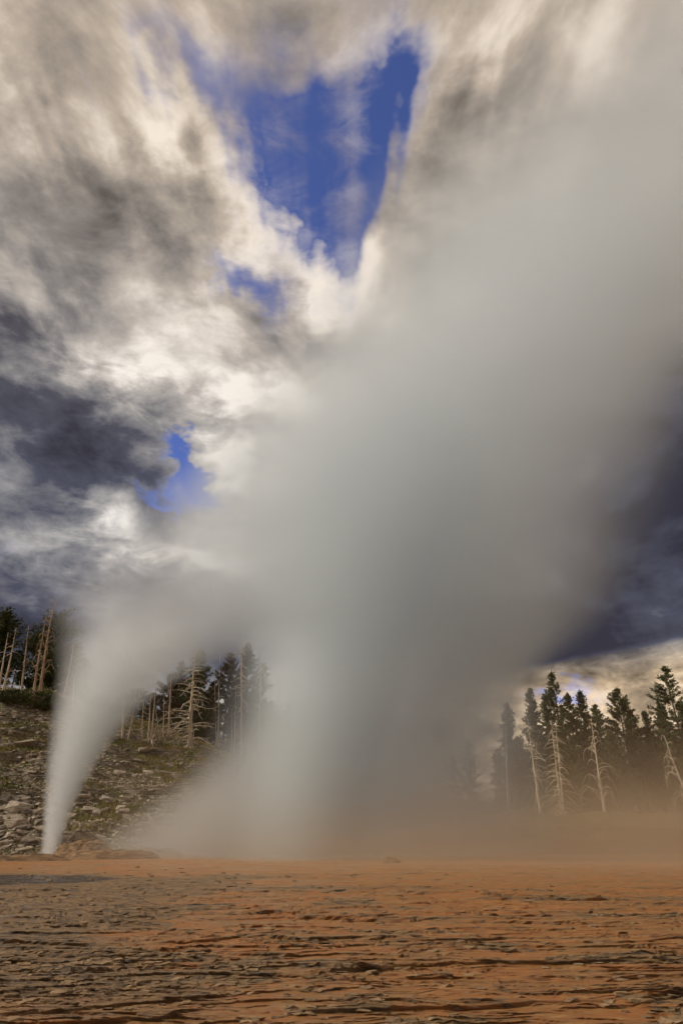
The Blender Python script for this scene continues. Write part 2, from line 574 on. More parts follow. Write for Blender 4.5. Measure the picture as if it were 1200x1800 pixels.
# ------------------------------------------------------------------ rocks
def rock_mesh(name, seed, flat=0.5, n=14, mat=ROCK):
    r = random.Random(seed)
    bm = bmesh.new()
    for _ in range(n):
        p = Vector((r.uniform(-1, 1), r.uniform(-1, 1), r.uniform(-1, 1)))
        m = max(abs(p.x), abs(p.y), abs(p.z))
        p = p / m * r.uniform(0.75, 1.0)
        p = p.lerp(p.normalized(), 0.45)
        bm.verts.new((p.x, p.y * 0.8, p.z * flat))
    res = bmesh.ops.convex_hull(bm, input=bm.verts)
    inner = [v for v in res['geom_interior'] if isinstance(v, bmesh.types.BMVert)]
    if inner:
        bmesh.ops.delete(bm, geom=inner, context='VERTS')
    me = bpy.data.meshes.new(name)
    bm.to_mesh(me)
    bm.free()
    me.materials.append(mat)
    return me


STONES = [rock_mesh('stone', 100 + k, 0.30 + 0.06 * (k % 4), 11 + k % 4, ROCK if k % 3 else ROCK_DARK) for k in range(14)]
BOULDERS = [rock_mesh('rock', 300 + k, 0.42 + 0.05 * (k % 4), 22) for k in range(6)]
SLABS = [rock_mesh('rock', 400 + k, 0.20 + 0.04 * (k % 3), 20) for k in range(6)]

# photo x, photo y, width in photo pixels, kind, label
BIG_ROCKS = [
    (190, 1407, 26, 'b', 'pale rounded boulder alone on the slope just beside the slanting jet'),
    (212, 1360, 24, 'b', 'pale blocky boulder at the near end of the slab cluster below the snags'),
    (236, 1364, 20, 's', 'flat pale slab lying low in the cluster below the twin thin snags'),
    (262, 1358, 24, 's', 'wide flat slab at the far end of the cluster below the snags'),
    (243, 1338, 24, 's', 'thin grey slab lying alone above the slab cluster'),
    (258, 1318, 34, 's', 'long dark slab just under the roots of the twin thin snags'),
    (148, 1404, 34, 's', 'broad layered slab tucked behind the lower part of the slanting jet'),
    (164, 1424, 36, 's', 'long tilted ledge of rock low on the slope beside the jet'),
    (214, 1424, 24, 's', 'half misted flat rock beyond the pale rounded boulder'),
    (30, 1424, 48, 'b', 'massive layered block topping the outcrop at the foot of the slope'),
    (30, 1438, 36, 's', 'flat lower course of the layered outcrop, third from its top'),
    (60, 1440, 20, 'b', 'squarish block at the side of the outcrop next to the jet'),
    (28, 1450, 40, 'b', 'broad bottom block of the layered outcrop at the foot of the slope'),
    (40, 1411, 22, 's', 'small cap stone lying on top of the layered outcrop'),
    (14, 1412, 18, 'b', 'pale blocky stone beside the cap of the outcrop at the frame edge'),
    (42, 1493, 26, 's', 'flat pale slab where the slope meets the orange flats'),
    (76, 1426, 22, 'b', 'dull boulder half hidden behind the slanting jet'),
    (44, 1308, 40, 's', 'long low rock shelf running across the grassy upper slope'),
]


def place_rock(me, px, py, wpx, rnd, name, parent=None, **kw):
    x, y, z = on_hill(px, py)
    s = wpx / 2.0 * y / (F_PX * 0.97)
    o = link(name, me, parent, (x, y, z - s * 0.03), **kw)
    o.scale = (s, s * rnd.uniform(0.8, 1.1), s * rnd.uniform(0.85, 1.25))
    o.rotation_euler = (rnd.uniform(-0.1, 0.35), rnd.uniform(-0.25, 0.25), rnd.choice([0, math.pi]) + rnd.uniform(-0.4, 0.4))
    return o


def build_rocks():
    rnd = random.Random(5)
    for k, (px, py, w, kind, lab) in enumerate(BIG_ROCKS):
        me = (BOULDERS if kind == 'b' else SLABS)[k % 6]
        place_rock(me, px, py, w, rnd, 'rock', label=lab, cat='rock', group='large rocks on the slope')
    # stones bedded in the slope
    n = 0
    while n < 285:
        if rnd.random() < 0.62:
            px, py = rnd.uniform(-6, 100), rnd.uniform(1262, 1494)
        else:
            px, py = rnd.uniform(120, 340), rnd.uniform(1318, 1492)
        if px > 250 and py > 1420:
            continue
        band = 1345 < py < 1362
        if band and rnd.random() < 0.85:
            continue
        w = rnd.uniform(6, 12) if py < 1400 else (rnd.uniform(10, 34) if px < 100 else rnd.uniform(9, 24))
        place_rock(rnd.choice(STONES), px, py, w, rnd, 'stone', HILLSIDE)
        n += 1
    # rubble too small to pick apart
    protos = []
    for me in STONES:
        v = np.array([q.co[:] for q in me.vertices])
        protos.append((v, [list(p.vertices) for p in me.polygons]))
    V, Fc, off = [], [], 0
    r2 = np.random.default_rng(8)
    n = 17000
    gx, gy = r2.uniform(-48, 2, n), 48.6 + 30 * r2.uniform(0, 1, n) ** 1.25
    keep = (fbm(gx * 0.22 + 5, gy * 0.5, 3, 90) > 0.45) & (gx < 0.0 - (gy - 48) * 0.1)
    gx, gy = gx[keep], gy[keep]
    gz = hill_z(gx, gy)
    for x, y, z in zip(gx, gy, gz):
        s = r2.uniform(0.05, 0.10) / r2.uniform(0.35, 1.0)
        v, f = protos[r2.integers(len(protos))]
        a = r2.uniform(0, 6.28)
        M = np.array([[math.cos(a), -math.sin(a), 0], [math.sin(a), math.cos(a), 0], [r2.uniform(-.3, .3), r2.uniform(-.3, .3), 1.3]])
        V.append(v @ M.T * s + (x, y, z + 0.02))
        Fc += [[q + off for q in p] for p in f]
        off += len(v)
    link('rubble', mesh_of('rubble', np.vstack(V), Fc, [ROCK]), label='loose pale rubble strewn over the slope', cat='rubble', kind='stuff')


build_rocks()


def build_grass():
    r = np.random.default_rng(21)
    n = 60000
    x = r.uniform(-50, 5, n)
    y = 49 + 32 * r.uniform(0, 1, n) ** 0.9
    d = fbm(x * 0.22 + 5, y * 0.5, 3, 90)
    keep = (d + 0.25 * (r.uniform(0, 1, n) - 0.5) < 0.52)
    x, y = x[keep], y[keep]
    z = hill_z(x, y)
    n = len(x)
    h = r.uniform(0.10, 0.34, n)
    a = r.uniform(0, 6.28, n)
    w = r.uniform(0.03, 0.09, n)
    lx, ly = r.uniform(-0.15, 0.15, n), r.uniform(-0.15, 0.15, n)
    A = np.stack([x - w * np.cos(a), y - w * np.sin(a), z - 0.03], -1)
    B = np.stack([x + w * np.cos(a), y + w * np.sin(a), z - 0.03], -1)
    C = np.stack([x + lx, y + ly, z + h], -1)
    V = np.stack([A, B, C], 1).reshape(-1, 3)
    Fc = np.arange(3 * n).reshape(-1, 3)
    link('grass', mesh_of('grass', V, Fc, [GRASS]), label='short green and rusty grass growing over the slope', cat='grass', kind='stuff')


build_grass()


# ------------------------------------------------------------------ trees
class Tubes:
    def __init__(self):
        self.v, self.f = [], []

    def tube(self, pts, radii, sides=6, cap=True):
        pts = [Vector(p) for p in pts]
        base = len(self.v)
        n = len(pts)
        for i, p in enumerate(pts):
            t = (pts[min(i + 1, n - 1)] - pts[max(i - 1, 0)]).normalized()
            a = t.cross(Vector((0.31, 0.87, 0.37))).normalized()
            b = t.cross(a)
            for k in range(sides):
                q = 2 * math.pi * k / sides
                self.v.append(tuple(p + (a * math.cos(q) + b * math.sin(q)) * radii[i]))
        for i in range(n - 1):
            for k in range(sides):
                k2 = (k + 1) % sides
                self.f.append([base + i * sides + k, base + i * sides + k2, base + (i + 1) * sides + k2, base + (i + 1) * sides + k])
        if cap:
            self.f.append([base + k for k in range(sides)][::-1])
            self.f.append([base + (n - 1) * sides + k for k in range(sides)])

    def mesh(self, name, mat):
        return mesh_of(name, self.v, self.f, [mat], True)


def foliage(r, starts, dirs, size, per, spread):
    """needle sprays: PER thin triangles round each point, leaning along its twig"""
    n = len(starts)
    S = np.repeat(starts, per, 0)
    D = np.repeat(dirs, per, 0)
    q = len(S)
    base = S + r.normal(0, spread, (q, 3))
    dirv = D + r.normal(0, 0.75, (q, 3))
    dirv /= np.linalg.norm(dirv, axis=1, keepdims=True) + 1e-6
    side = np.cross(dirv, r.normal(0, 1, (q, 3)))
    side /= np.linalg.norm(side, axis=1, keepdims=True) + 1e-6
    L = size * r.uniform(0.6, 1.4, (q, 1))
    W = L * r.uniform(0.14, 0.30, (q, 1))
    V = np.stack([base - dirv * L * 0.3, base + side * W, base + dirv * L, base - side * W], 1).reshape(-1, 3)
    return V


def conifer_geometry(seed, height, width, style):
    """trunk tubes and crown quads of one conifer standing at the origin"""
    r = np.random.default_rng(seed)
    tb = Tubes()
    n = 7
    bend = r.normal(0, 0.010 * height, 2)
    spine = [(bend[0] * math.sin(k / n * 3), bend[1] * math.sin(k / n * 2.6), height * k / n) for k in range(n + 1)]
    tr = 0.014 * height + 0.03
    tb.tube(spine, [tr * (1 - 0.93 * k / n) for k in range(n + 1)], 7)
    starts, dirs = [], []
    t0 = {'wood': 0.0, 'dense': 0.10, 'pine': 0.30, 'sparse': 0.30, 'bushy': 0.20}[style]
    nb = int({'wood': 9.0, 'dense': 13.0, 'pine': 9.0, 'sparse': 6.0, 'bushy': 14.0}[style] * height)
    for k in range(nb):
        t = t0 + (1 - t0) * (k + r.uniform()) / nb
        s = (t - t0) / (1 - t0)
        if style == 'bushy':
            prof = 0.35 + 0.75 * math.sin(math.pi * min(1, s * 0.9 + 0.18)) if s < 0.93 else 0.4
        else:
            prof = (1 - s) ** 0.72 * (0.75 + 0.25 * min(1, s * 5))
        L = width * 0.5 * prof * r.uniform(0.45, 1.15) + 0.12
        if style == 'sparse' and r.uniform() < 0.25:
            L *= 1.3
        a = r.uniform(0, 6.283)
        rise = (0.55 - 0.75 * (1 - s)) if style != 'sparse' else (0.35 - 0.45 * (1 - s))
        sx = np.interp(t, np.linspace(0, 1, n + 1), [p[0] for p in spine])
        sy = np.interp(t, np.linspace(0, 1, n + 1), [p[1] for p in spine])
        p0 = np.array([sx, sy, t * height])
        d = np.array([math.cos(a), math.sin(a), rise])
        m = max(2, int(L / 0.26))
        for j in range(m):
            f = (j + 0.6) / m
            if style in ('pine', 'sparse') and f < 0.30 and L > 0.7:
                continue
            starts.append(p0 + d * L * f + np.array([0, 0, 0.22 * L * f * f]))
            dirs.append(d / np.linalg.norm(d) + np.array([0, 0, 0.35]))
        if L > 0.9:
            e = p0 + d * L * 0.85 + np.array([0, 0, 0.16 * L])
            tb.tube([tuple(p0), tuple(p0 + d * L * 0.45), tuple(e)], [0.035, 0.022, 0.008], 4, False)
    starts.append(np.array([spine[-1][0], spine[-1][1], height]))
    dirs.append(np.array([0, 0, 1.0]))
    V = foliage(r, np.array(starts), np.array(dirs), 0.30, {'wood': 8, 'dense': 10, 'pine': 13, 'sparse': 12, 'bushy': 12}[style], {'bushy': 0.2}.get(style, 0.12))
    return tb, V


def conifer(px, py, Y, width, style, seed, label, group, mat=None):
    top = at(px, py, Y)
    z0 = float(hill_z(top.x, Y)) - 0.1
    h = max(2.0, top.z - z0)
    tb, V = conifer_geometry(seed, h, width * (1.12 if style == 'bushy' else 1.3), style)
    root = link('conifer_tree', None, None, (top.x, Y, z0), label, 'tree', group)
    link('trunk', tb.mesh('trunk', BARK), root)
    link('crown', mesh_of('crown', V, np.arange(len(V)).reshape(-1, 4), [mat or NEEDLES]), root)
    return root


def snag(bpx, bpy_, tpx, tpy, label, group, seed, girth=0.14, branches=0, blen=1.5, droop=0.5, lo=0.12, hi=0.97,
         single=True, mat=None, roots=0, Y=None, arcs=False, twiggy=0):
    r = np.random.default_rng(seed)
    mat = mat or DEADWOOD
    if Y is None:
        x, y, z = on_hill(bpx, bpy_)
    else:
        x, y = ray(bpx, bpy_)[0] * Y, Y
        z = float(hill_z(x, y))
    top = at(tpx, tpy, y) - Vector((x, y, z))
    h = top.z
    root = link('dead_tree', None, None, (x, y, z), label, 'dead tree', group)
    n = 10
    amp, ph = r.normal(0, 0.009 * h, 2), r.uniform(0, 3)
    wob = [amp * math.sin(math.pi * k / n) + r.normal(0, 0.0012 * h, 2) for k in range(n + 1)]
    wob[0] = wob[-1] = (0.0, 0.0)
    sp = [np.array([top.x * k / n + wob[k][0], wob[k][1], -0.15 + (h + 0.15) * k / n]) for k in range(n + 1)]
    ti = np.linspace(0, 1, n + 1)
    rad = [girth * 1.2 * (1.0 - 0.90 * t ** 0.9) * (1.35 if k == 0 else 1) for k, t in enumerate(ti)]
    tb = Tubes()
    tb.tube([tuple(p) for p in sp], rad, 8)
    link('trunk', tb.mesh('trunk', mat), root)
    SPN = np.array(sp)
    joint = Tubes()
    for b in range(branches):
        t = lo + (hi - lo) * (b + r.uniform()) / branches
        p0 = np.array([np.interp(t, ti, SPN[:, q]) for q in range(3)])
        a = r.uniform(0, 6.283)
        L = blen * (1.05 - 0.85 * max(0, (t - 0.25) / 0.75) ** 1.2) * r.choice([r.uniform(0.15, 0.5), r.uniform(0.6, 1.25)], p=[0.3, 0.7])
        d = np.array([math.cos(a), 0.8 * math.sin(a), 0.0])
        dr = droop * r.uniform(0.3, 1.6)
        lift0 = r.uniform(-0.15, 0.35)
        pts = []
        for f in np.linspace(0, 1, 6):
            zz = lift0 * f - dr * f * f
            out = f
            if arcs:
                zz = (0.3 + lift0) * math.sin(f * 2.6) - dr * f * f
                out = f - 0.25 * f * f
            pts.append(p0 + d * L * out + np.array([0, 0, zz * L]) + r.normal(0, 0.035 * L, 3) * f)
        br = max(0.024, min(0.36 * girth, 0.032 + 0.018 * L))
        rr = [br, br * .85, br * .7, br * .55, br * .4, br * .25]
        T = Tubes() if single else joint
        T.tube([tuple(p) for p in pts], rr, 5, False)
        for q in range(twiggy):
            f = r.uniform(0.35, 0.95)
            s = np.array([np.interp(f, np.linspace(0, 1, 6), np.array(pts)[:, k]) for k in range(3)])
            e = s + (d * 0.5 + r.normal(0, 0.5, 3) + np.array([0, 0, -0.25])) * L * 0.25
            T.tube([tuple(s), tuple((s + e) / 2 + r.normal(0, .02, 3)), tuple(e)], [br * .35, br * .28, br * .15], 4, False)
        if single:
            link('branch', T.mesh('branch', mat), root)
    if branches and not single:
        o = link('branches', joint.mesh('branches', mat), root)
        o['kind'] = 'stuff'
    for k in range(roots):
        a = 2 * math.pi * (k + r.uniform(0, .6)) / roots
        L = r.uniform(0.7, 1.6)
        T = Tubes()
        pts = []
        for f in np.linspace(0, 1, 5):
            xx, yy = math.cos(a) * L * f, math.sin(a) * L * f - 0.3 * f
            pts.append((xx, yy, max(0.45 * (1 - f) ** 1.6, 0) + float(hill_z(x + xx, y + yy)) - z - 0.02 + r.normal(0, .03)))
        T.tube(pts, [girth * .55, girth * .45, girth * .35, girth * .25, girth * .1], 5)
        link('root', T.mesh('root', mat), root)
    return root


def build_trees():
    gl, gc, gr = 'conifers on the hilltop by the frame edge', 'conifers behind the bare snags', 'conifers beyond the brown mist'
    # hilltop grove
    conifer(12, 1080, 84, 5.6, 'bushy', 1, 'dark conifer with rounded bushy top standing beside two pale leaning snags', gl)
    conifer(36, 1148, 88, 4.6, 'pine', 2, 'shorter dark conifer between the bushy-topped conifer and the slim bare pole', gl)
    conifer(103, 1086, 84, 6.0, 'bushy', 3, 'tall full dark conifer close behind the tallest orange snag', gl)
    conifer(128, 1138, 86, 5.0, 'dense', 4, 'mid-height dark conifer behind the tilted reddish snag', gl)
    conifer(151, 1160, 92, 3.6, 'dense', 5, 'small conifer top peeking out at the edge of the slanting jet', gl)
    conifer(80, 1165, 90, 4.5, 'dense', 6, 'low dark conifer filling the gap behind the tall orange snags', gl)
    conifer(58, 1196, 92, 3.4, 'dense', 7, 'lowest sparse conifer showing sky through it behind the slim bare pole', gl)
    gs = 'bare snags on the hilltop'
    T = DEADWOOD_TAN
    snag(-2, 1215, 15, 1112, 'pale bare snag cut by the frame edge before the bushy conifer', gs, 31, .13, 10, 1.2, .5, single=True)
    snag(3, 1226, 29, 1104, 'pale leaning snag with drooping low branches before the bushy-topped conifer', gs, 32, .14, 18, 1.6, .45, single=True)
    snag(36, 1231, 51, 1099, 'slim nearly branchless orange pole standing alone against the sky', gs, 33, .11, 12, .8, .5, lo=.4, mat=T)
    snag(34, 1230, 35, 1196, 'short broken pale stub beside the slim orange pole', gs, 34, .08, 0)
    snag(58, 1229, 82, 1083, 'tall orange snag with arching bare branches, beside the tallest one', gs, 35, .14, 26, 1.9, .5, arcs=True, mat=T, lo=.3)
    snag(70, 1226, 98, 1047, 'tallest orange snag of the hilltop with wiry bare top', gs, 36, .16, 52, 1.9, .25, arcs=True, mat=T, lo=.10, twiggy=2)
    snag(67, 1240, 72, 1190, 'low thin stem at the foot of the tallest orange snag', gs, 37, .09, 0, mat=T)
    snag(107, 1244, 131, 1128, 'tilted reddish snag with short downcurved branches nearest the jet', gs, 38, .13, 24, 1.3, .5, mat=T)
    snag(128, 1252, 131, 1184, 'faint pale pole half lost in the edge of the jet', gs, 39, .08, 5, .6, .4)
    # behind the jets
    conifer(352, 1143, 88, 6.0, 'dense', 11, 'dark conifer standing directly behind the big branching snag', gc)
    conifer(405, 1150, 90, 5.4, 'pine', 12, 'broad dull conifer between the paired poles and the tall veiled snag', gc, NEEDLES_DRY)
    conifer(436, 1135, 91, 5.0, 'pine', 13, 'misted conifer crowding the tall veiled snag', gc, NEEDLES_DRY)
    conifer(300, 1190, 90, 5.5, 'pine', 14, 'dry brown conifer behind the twin thin snags', gc, NEEDLES_DRY)
    conifer(465, 1168, 90, 4.5, 'sparse', 15, 'faint conifer dissolving into the main steam column', gc)
    conifer(320, 1165, 93, 4.5, 'dense', 16, 'dark conifer in the gap beside the big branching snag', gc)
    conifer(376, 1200, 90, 5.0, 'dense', 17, 'lower dark conifer behind the paired poles', gc, NEEDLES_DRY)
    conifer(245, 1215, 90, 5.0, 'pine', 18, 'brown misted conifer nearest the slanting jet', gc, NEEDLES_DRY)
    gs = 'bare snags behind the jets'
    snag(334, 1316, 344, 1143, 'big silver snag with dozens of long bare sweeping branches', gs, 41, .25, 84, 3.3, .40, lo=.06, roots=5, twiggy=3)
    snag(261, 1305, 266, 1205, 'first of the twin thin snags, with stilt roots', gs, 42, .10, 4, .5, .3, roots=4)
    snag(265, 1306, 275, 1192, 'taller of the twin thin snags, root crown exposed', gs, 43, .12, 6, .6, .3, roots=5)
    snag(281, 1303, 272, 1238, 'short thin pole leaning against the twin snags', gs, 44, .07, 0)
    snag(268, 1300, 280, 1262, 'crossed short dead stem at the foot of the twin snags', gs, 45, .06, 0)
    snag(384, 1313, 377, 1172, 'pale paired pole leaning slightly away from its neighbour', gs, 46, .11, 20, 1.2, .5)
    snag(386, 1312, 387, 1150, 'taller upright tan pole of the pair', gs, 47, .13, 26, 1.3, .5)
    snag(413, 1318, 415, 1205, 'pale bare pole between the pair and the tall veiled snag', gs, 48, .11, 20, 1.3, .5)
    snag(408, 1316, 407, 1245, 'short thin pole just in front of the broad dull conifer', gs, 49, .08, 4, .5, .4)
    snag(425, 1320, 424, 1098, 'tall veiled snag with a twiggy grey crown in the steam', gs, 50, .17, 70, 2.0, .5, single=False, twiggy=5, lo=.35)
    snag(297, 1298, 302, 1180, 'reddish trunk beside the big branching snag', gs, 51, .14, 22, 1.4, .5, mat=T)
    snag(288, 1298, 289, 1215, 'slim reddish trunk two steps from the twin snags', gs, 52, .09, 6, .7, .4, mat=T)
    snag(225, 1300, 236, 1245, 'leaning dead stem at the edge of the slanting jet', gs, 53, .08, 4, .7, .4)
    snag(250, 1298, 253, 1228, 'dim upright trunk before the brown misted conifer', gs, 54, .09, 18, 1.3, .5)
    snag(216, 1298, 217, 1200, 'ghostly pale trunk just emerging from the slanting jet', gs, 55, .13, 20, 1.4, .5)
    snag(457, 1322, 461, 1148, 'faint tall trunk dissolving into the main steam column', gs, 56, .15, 22, 1.2, .5, single=False)
    snag(470, 1320, 468, 1190, 'palest ghost of a trunk inside the main steam column', gs, 57, .12, 0)
    snag(242, 1297, 205, 1290, 'fallen grey log lying at the foot of the dim trunks', gs, 58, .10, 0)
    # beyond the mist
    conifer(930, 1212, 96, 5.2, 'dense', 21, 'dense pointed conifer at the steam edge of the far row', gr)
    conifer(890, 1240, 100, 5.5, 'dense', 22, 'nearly hidden conifer fading into the steam', gr)
    conifer(968, 1184, 97, 5.4, 'sparse', 23, 'tall scraggy conifer with crooked thin top', gr)
    conifer(956, 1224, 102, 4.2, 'pine', 24, 'thin conifer between the dense pointed one and the scraggy tall one', gr)
    conifer(995, 1222, 100, 4.8, 'pine', 25, 'mid-height conifer just beyond the scraggy tall one', gr)
    conifer(1018, 1218, 98, 4.8, 'dense', 26, 'slender dark pointed conifer above the paired bare snags', gr)
    conifer(1043, 1242, 95, 5.4, 'dense', 27, 'sloping-sided dark conifer behind the single bare snag', gr)
    conifer(1083, 1213, 97, 6.6, 'pine', 28, 'broad clumpy conifer standing alone against yellow cloud', gr)
    conifer(1106, 1252, 99, 4.6, 'pine', 29, 'shoulder-high conifer leaning into the broad clumpy one', gr)
    conifer(1132, 1253, 98, 3.8, 'dense', 30, 'small neat spire-shaped conifer in the sky gap', gr)
    conifer(1158, 1236, 95, 4.6, 'pine', 131, 'mid-height conifer just before the tallest ragged one', gr)
    conifer(1166, 1174, 92, 7.0, 'sparse', 132, 'tallest ragged conifer with open layered branches', gr)
    conifer(1198, 1240, 95, 5.0, 'dense', 133, 'conifer cut by the frame beside the tallest ragged one', gr)
    conifer(1070, 1290, 92, 5.0, 'dense', 134, 'low dark young conifer below the broad clumpy one', gr)
    conifer(985, 1270, 93, 5.0, 'dense', 135, 'low dark conifer backing the paired bare snags', gr)
    conifer(1180, 1300, 90, 4.6, 'dense', 136, 'low dark conifer behind the strongly leaning snag', gr)
    gs = 'bare snags beyond the brown mist'
    snag(949, 1422, 926, 1262, 'pale bare snag with a clean lower trunk, nearest the steam', gs, 61, .18, 34, 2.4, .55, Y=80, lo=.35)
    snag(984, 1408, 968, 1266, 'first of the paired snags bristling with downswept branches', gs, 62, .15, 60, 2.8, .55, Y=82, lo=.05)
    snag(987, 1410, 975, 1268, 'second of the paired snags, slightly straighter, full of downswept branches', gs, 63, .15, 60, 3.0, .55, Y=83, lo=.05)
    snag(1060, 1418, 1038, 1262, 'single bare snag with wide arching branches before the sloping conifer', gs, 64, .16, 40, 2.9, .45, Y=80, arcs=True, lo=.08)
    snag(1216, 1405, 1166, 1292, 'strongly leaning bare snag at the frame edge', gs, 65, .16, 34, 2.8, .6, Y=80, arcs=True, lo=.1)
    snag(937, 1410, 942, 1305, 'thin broken stem propped behind the clean-trunked snag', gs, 66, .07, 6, .8, .4, Y=84)
    snag(890, 1400, 888, 1265, 'ghostly snag almost swallowed by the steam', gs, 67, .13, 16, 1.4, .5, Y=86)
    # the wood behind
    r = random.Random(77)
    Vs, TB = [], Tubes()
    for k in range(84):
        if k < 46:
            px, py = r.uniform(150, 560), r.uniform(1222, 1262)
        else:
            px, py = r.uniform(780, 1260), r.uniform(1295, 1345)
        Y = r.uniform(104, 122)
        top = at(px, py, Y)
        z0 = float(hill_z(top.x, Y))
        tb, V = conifer_geometry(900 + k, max(3, top.z - z0), r.uniform(5, 7.5), 'wood')
        off = np.array([top.x, Y, z0])
        Vs.append(V + off)
        b = len(TB.v)
        TB.v += [tuple(np.array(q) + off) for q in tb.v]
        TB.f += [[q + b for q in f] for f in tb.f]
    V = np.vstack(Vs)
    root = link('treeline', None, None, (0, 0, 0), 'dark wood of conifers massed behind the snags', 'wood', kind='stuff')
    o = link('crown', mesh_of('crown', V, np.arange(len(V)).reshape(-1, 4), [NEEDLES]), root)
    o['kind'] = 'stuff'
    o = link('trunk', TB.mesh('trunk', BARK), root)
    o['kind'] = 'stuff'


build_trees()


def build_bushes():
    def bush(px, py, w, h, seed, label, mat):
        x, y, z = on_hill(px, py)
        r = np.random.default_rng(seed)
        n = 420
        u = r.normal(0, 1, (n, 3))
        u /= np.linalg.norm(u, axis=1, keepdims=True)
        u *= r.uniform(0.3, 1, (n, 1)) ** 0.5
        lump = 0.75 + 0.5 * fbm(u[:, 0] * 2 + seed, u[:, 1] * 2, 3, seed)
        p = u * lump[:, None] * np.array([w / 2, w / 3, h / 2]) + np.array([0, 0, h * 0.42])
        V = foliage(r, p, u + np.array([0, 0, .5]), 0.20, 8, 0.08)
        root = link('juniper_bush', None, None, (x, y, z), label, 'bush', 'low bushes on the slope')
        link('foliage', mesh_of('foliage', V, np.arange(len(V)).reshape(-1, 4), [mat]), root)
        T = Tubes()
        for k in range(5):
            a = 6.28 * k / 5
            T.tube([(0, 0, -.1), (math.cos(a) * w * .15, math.sin(a) * w * .12, h * .3), (math.cos(a) * w * .3, math.sin(a) * w * .2, h * .6)], [.05, .035, .012], 5)
        link('stem', T.mesh('stem', BARK), root)
    bush(62, 1245, 5.5, 2.0, 1, 'widest dark juniper bush under the tallest orange snag', NEEDLES)
    bush(20, 1236, 4.2, 1.5, 2, 'low dark juniper bush at the foot of the leaning pale snags', NEEDLES)
    bush(92, 1250, 2.6, 1.6, 3, 'brownish bush beside the tilted reddish snag', NEEDLES_DRY)
    bush(975, 1418, 4.0, 1.0, 4, 'low dry brush around the feet of the paired snags', NEEDLES_DRY)


build_bushes()


# ------------------------------------------------------------------ sinter mounds on the flats
def mound(px, py, Y, L, D, H, seed, label, mat=MOUND):
    x = ray(px, py)[0] * Y
    z = float(ground_z(np.array([x]), np.array([Y]))[0])
    n = 40
    a = np.linspace(-1, 1, n)
    X, Yv = np.meshgrid(a, a)
    rr = np.sqrt(X ** 2 + Yv ** 2)
    prof = 1 - sstep(rr + 0.35 * (fbm(X * 2 + seed, Yv * 2, 4, seed) - 0.5), 0.45, 0.95)
    hh = prof * (0.55 + 0.45 * fbm(X * 2.5, Yv * 2.5 + seed, 3, seed + 3)) * H
    hh = np.floor(hh / (H * .17)) * H * .17 * .35 + hh * .65
    hh += 0.16 * H * (fbm(X * 9, Yv * 9, 3, seed + 9) - .5)
    V = np.stack([X * L / 2, Yv * D / 2, hh - 0.10], -1).reshape(-1, 3)
    i = np.arange(n - 1)[:, None] * n + np.arange(n - 1)[None, :]
    Fc = np.stack([i, i + 1, i + n + 1, i + n], -1).reshape(-1, 4)
    link('sinter_mound', mesh_of('sinter_mound', V, Fc, [mat]), None, (x, Y, z), label, 'mound', 'sinter mounds around the vents')


mound(150, 1494, 46.0, 5.0, 3.0, 1.25, 1, 'dark domed sinter mound just beside the vent of the slanting jet')
mound(200, 1500, 43.5, 7.5, 2.4, 0.7, 2, 'pale crusted sinter bench in front of the dark dome')
mound(268, 1500, 46.0, 5.5, 2.0, 0.8, 3, 'low pale sinter ridge veiled by the mist skirt')
mound(30, 1505, 41.0, 8.0, 2.0, 0.5, 5, 'low tan sinter bench at the foot of the slanting jet')
mound(686, 1511, 38.0, 1.6, 0.9, 0.4, 4, 'tiny dark sinter knob alone on the misty flats')


def build_crust():
    """broken flakes of crust lying along the ledges"""
    protos = []
    for me in STONES[:8]:
        v = np.array([q.co[:] for q in me.vertices])
        protos.append((v, [list(p.vertices) for p in me.polygons]))
    r = np.random.default_rng(55)
    n = 9000
    t = r.uniform(0, 1, n)
    y = 1.0 / (1 / 6.0 - t * (1 / 6.0 - 1 / 34.0))
    x = r.uniform(-0.56, 0.56, n) * y
    g, w, _ = patches(x, y)
    p = 0.10 + 0.75 * g
    p *= sstep(fbm(x * 0.9, y * 1.8, 3, 101), 0.42, 0.62) * 1.2
    keep = r.uniform(0, 1, n) < p
    x, y, g = x[keep], y[keep], g[keep]
    z = ground_z(x, y)
    V, Fc, off = [], [], 0
    for k in range(len(x)):
        v, f = protos[r.integers(len(protos))]
        s = r.uniform(0.015, 0.06) * (1 + y[k] / 40)
        a = r.uniform(-0.5, 0.5)
        M = np.array([[math.cos(a) * 1.6, -math.sin(a), 0], [math.sin(a) * 1.4, math.cos(a), 0], [r.uniform(-.15, .15), r.uniform(-.15, .15), 0.9]])
        V.append(v @ M.T * s + (x[k], y[k], z[k] + s * 0.1))
        Fc += [[q + off for q in fc] for fc in f]
        off += len(v)
    link('crust_flakes', mesh_of('crust_flakes', np.vstack(V), Fc, [CRUST]), label='broken flakes of pale crust scattered over the flats', cat='crust', kind='stuff')


build_crust()


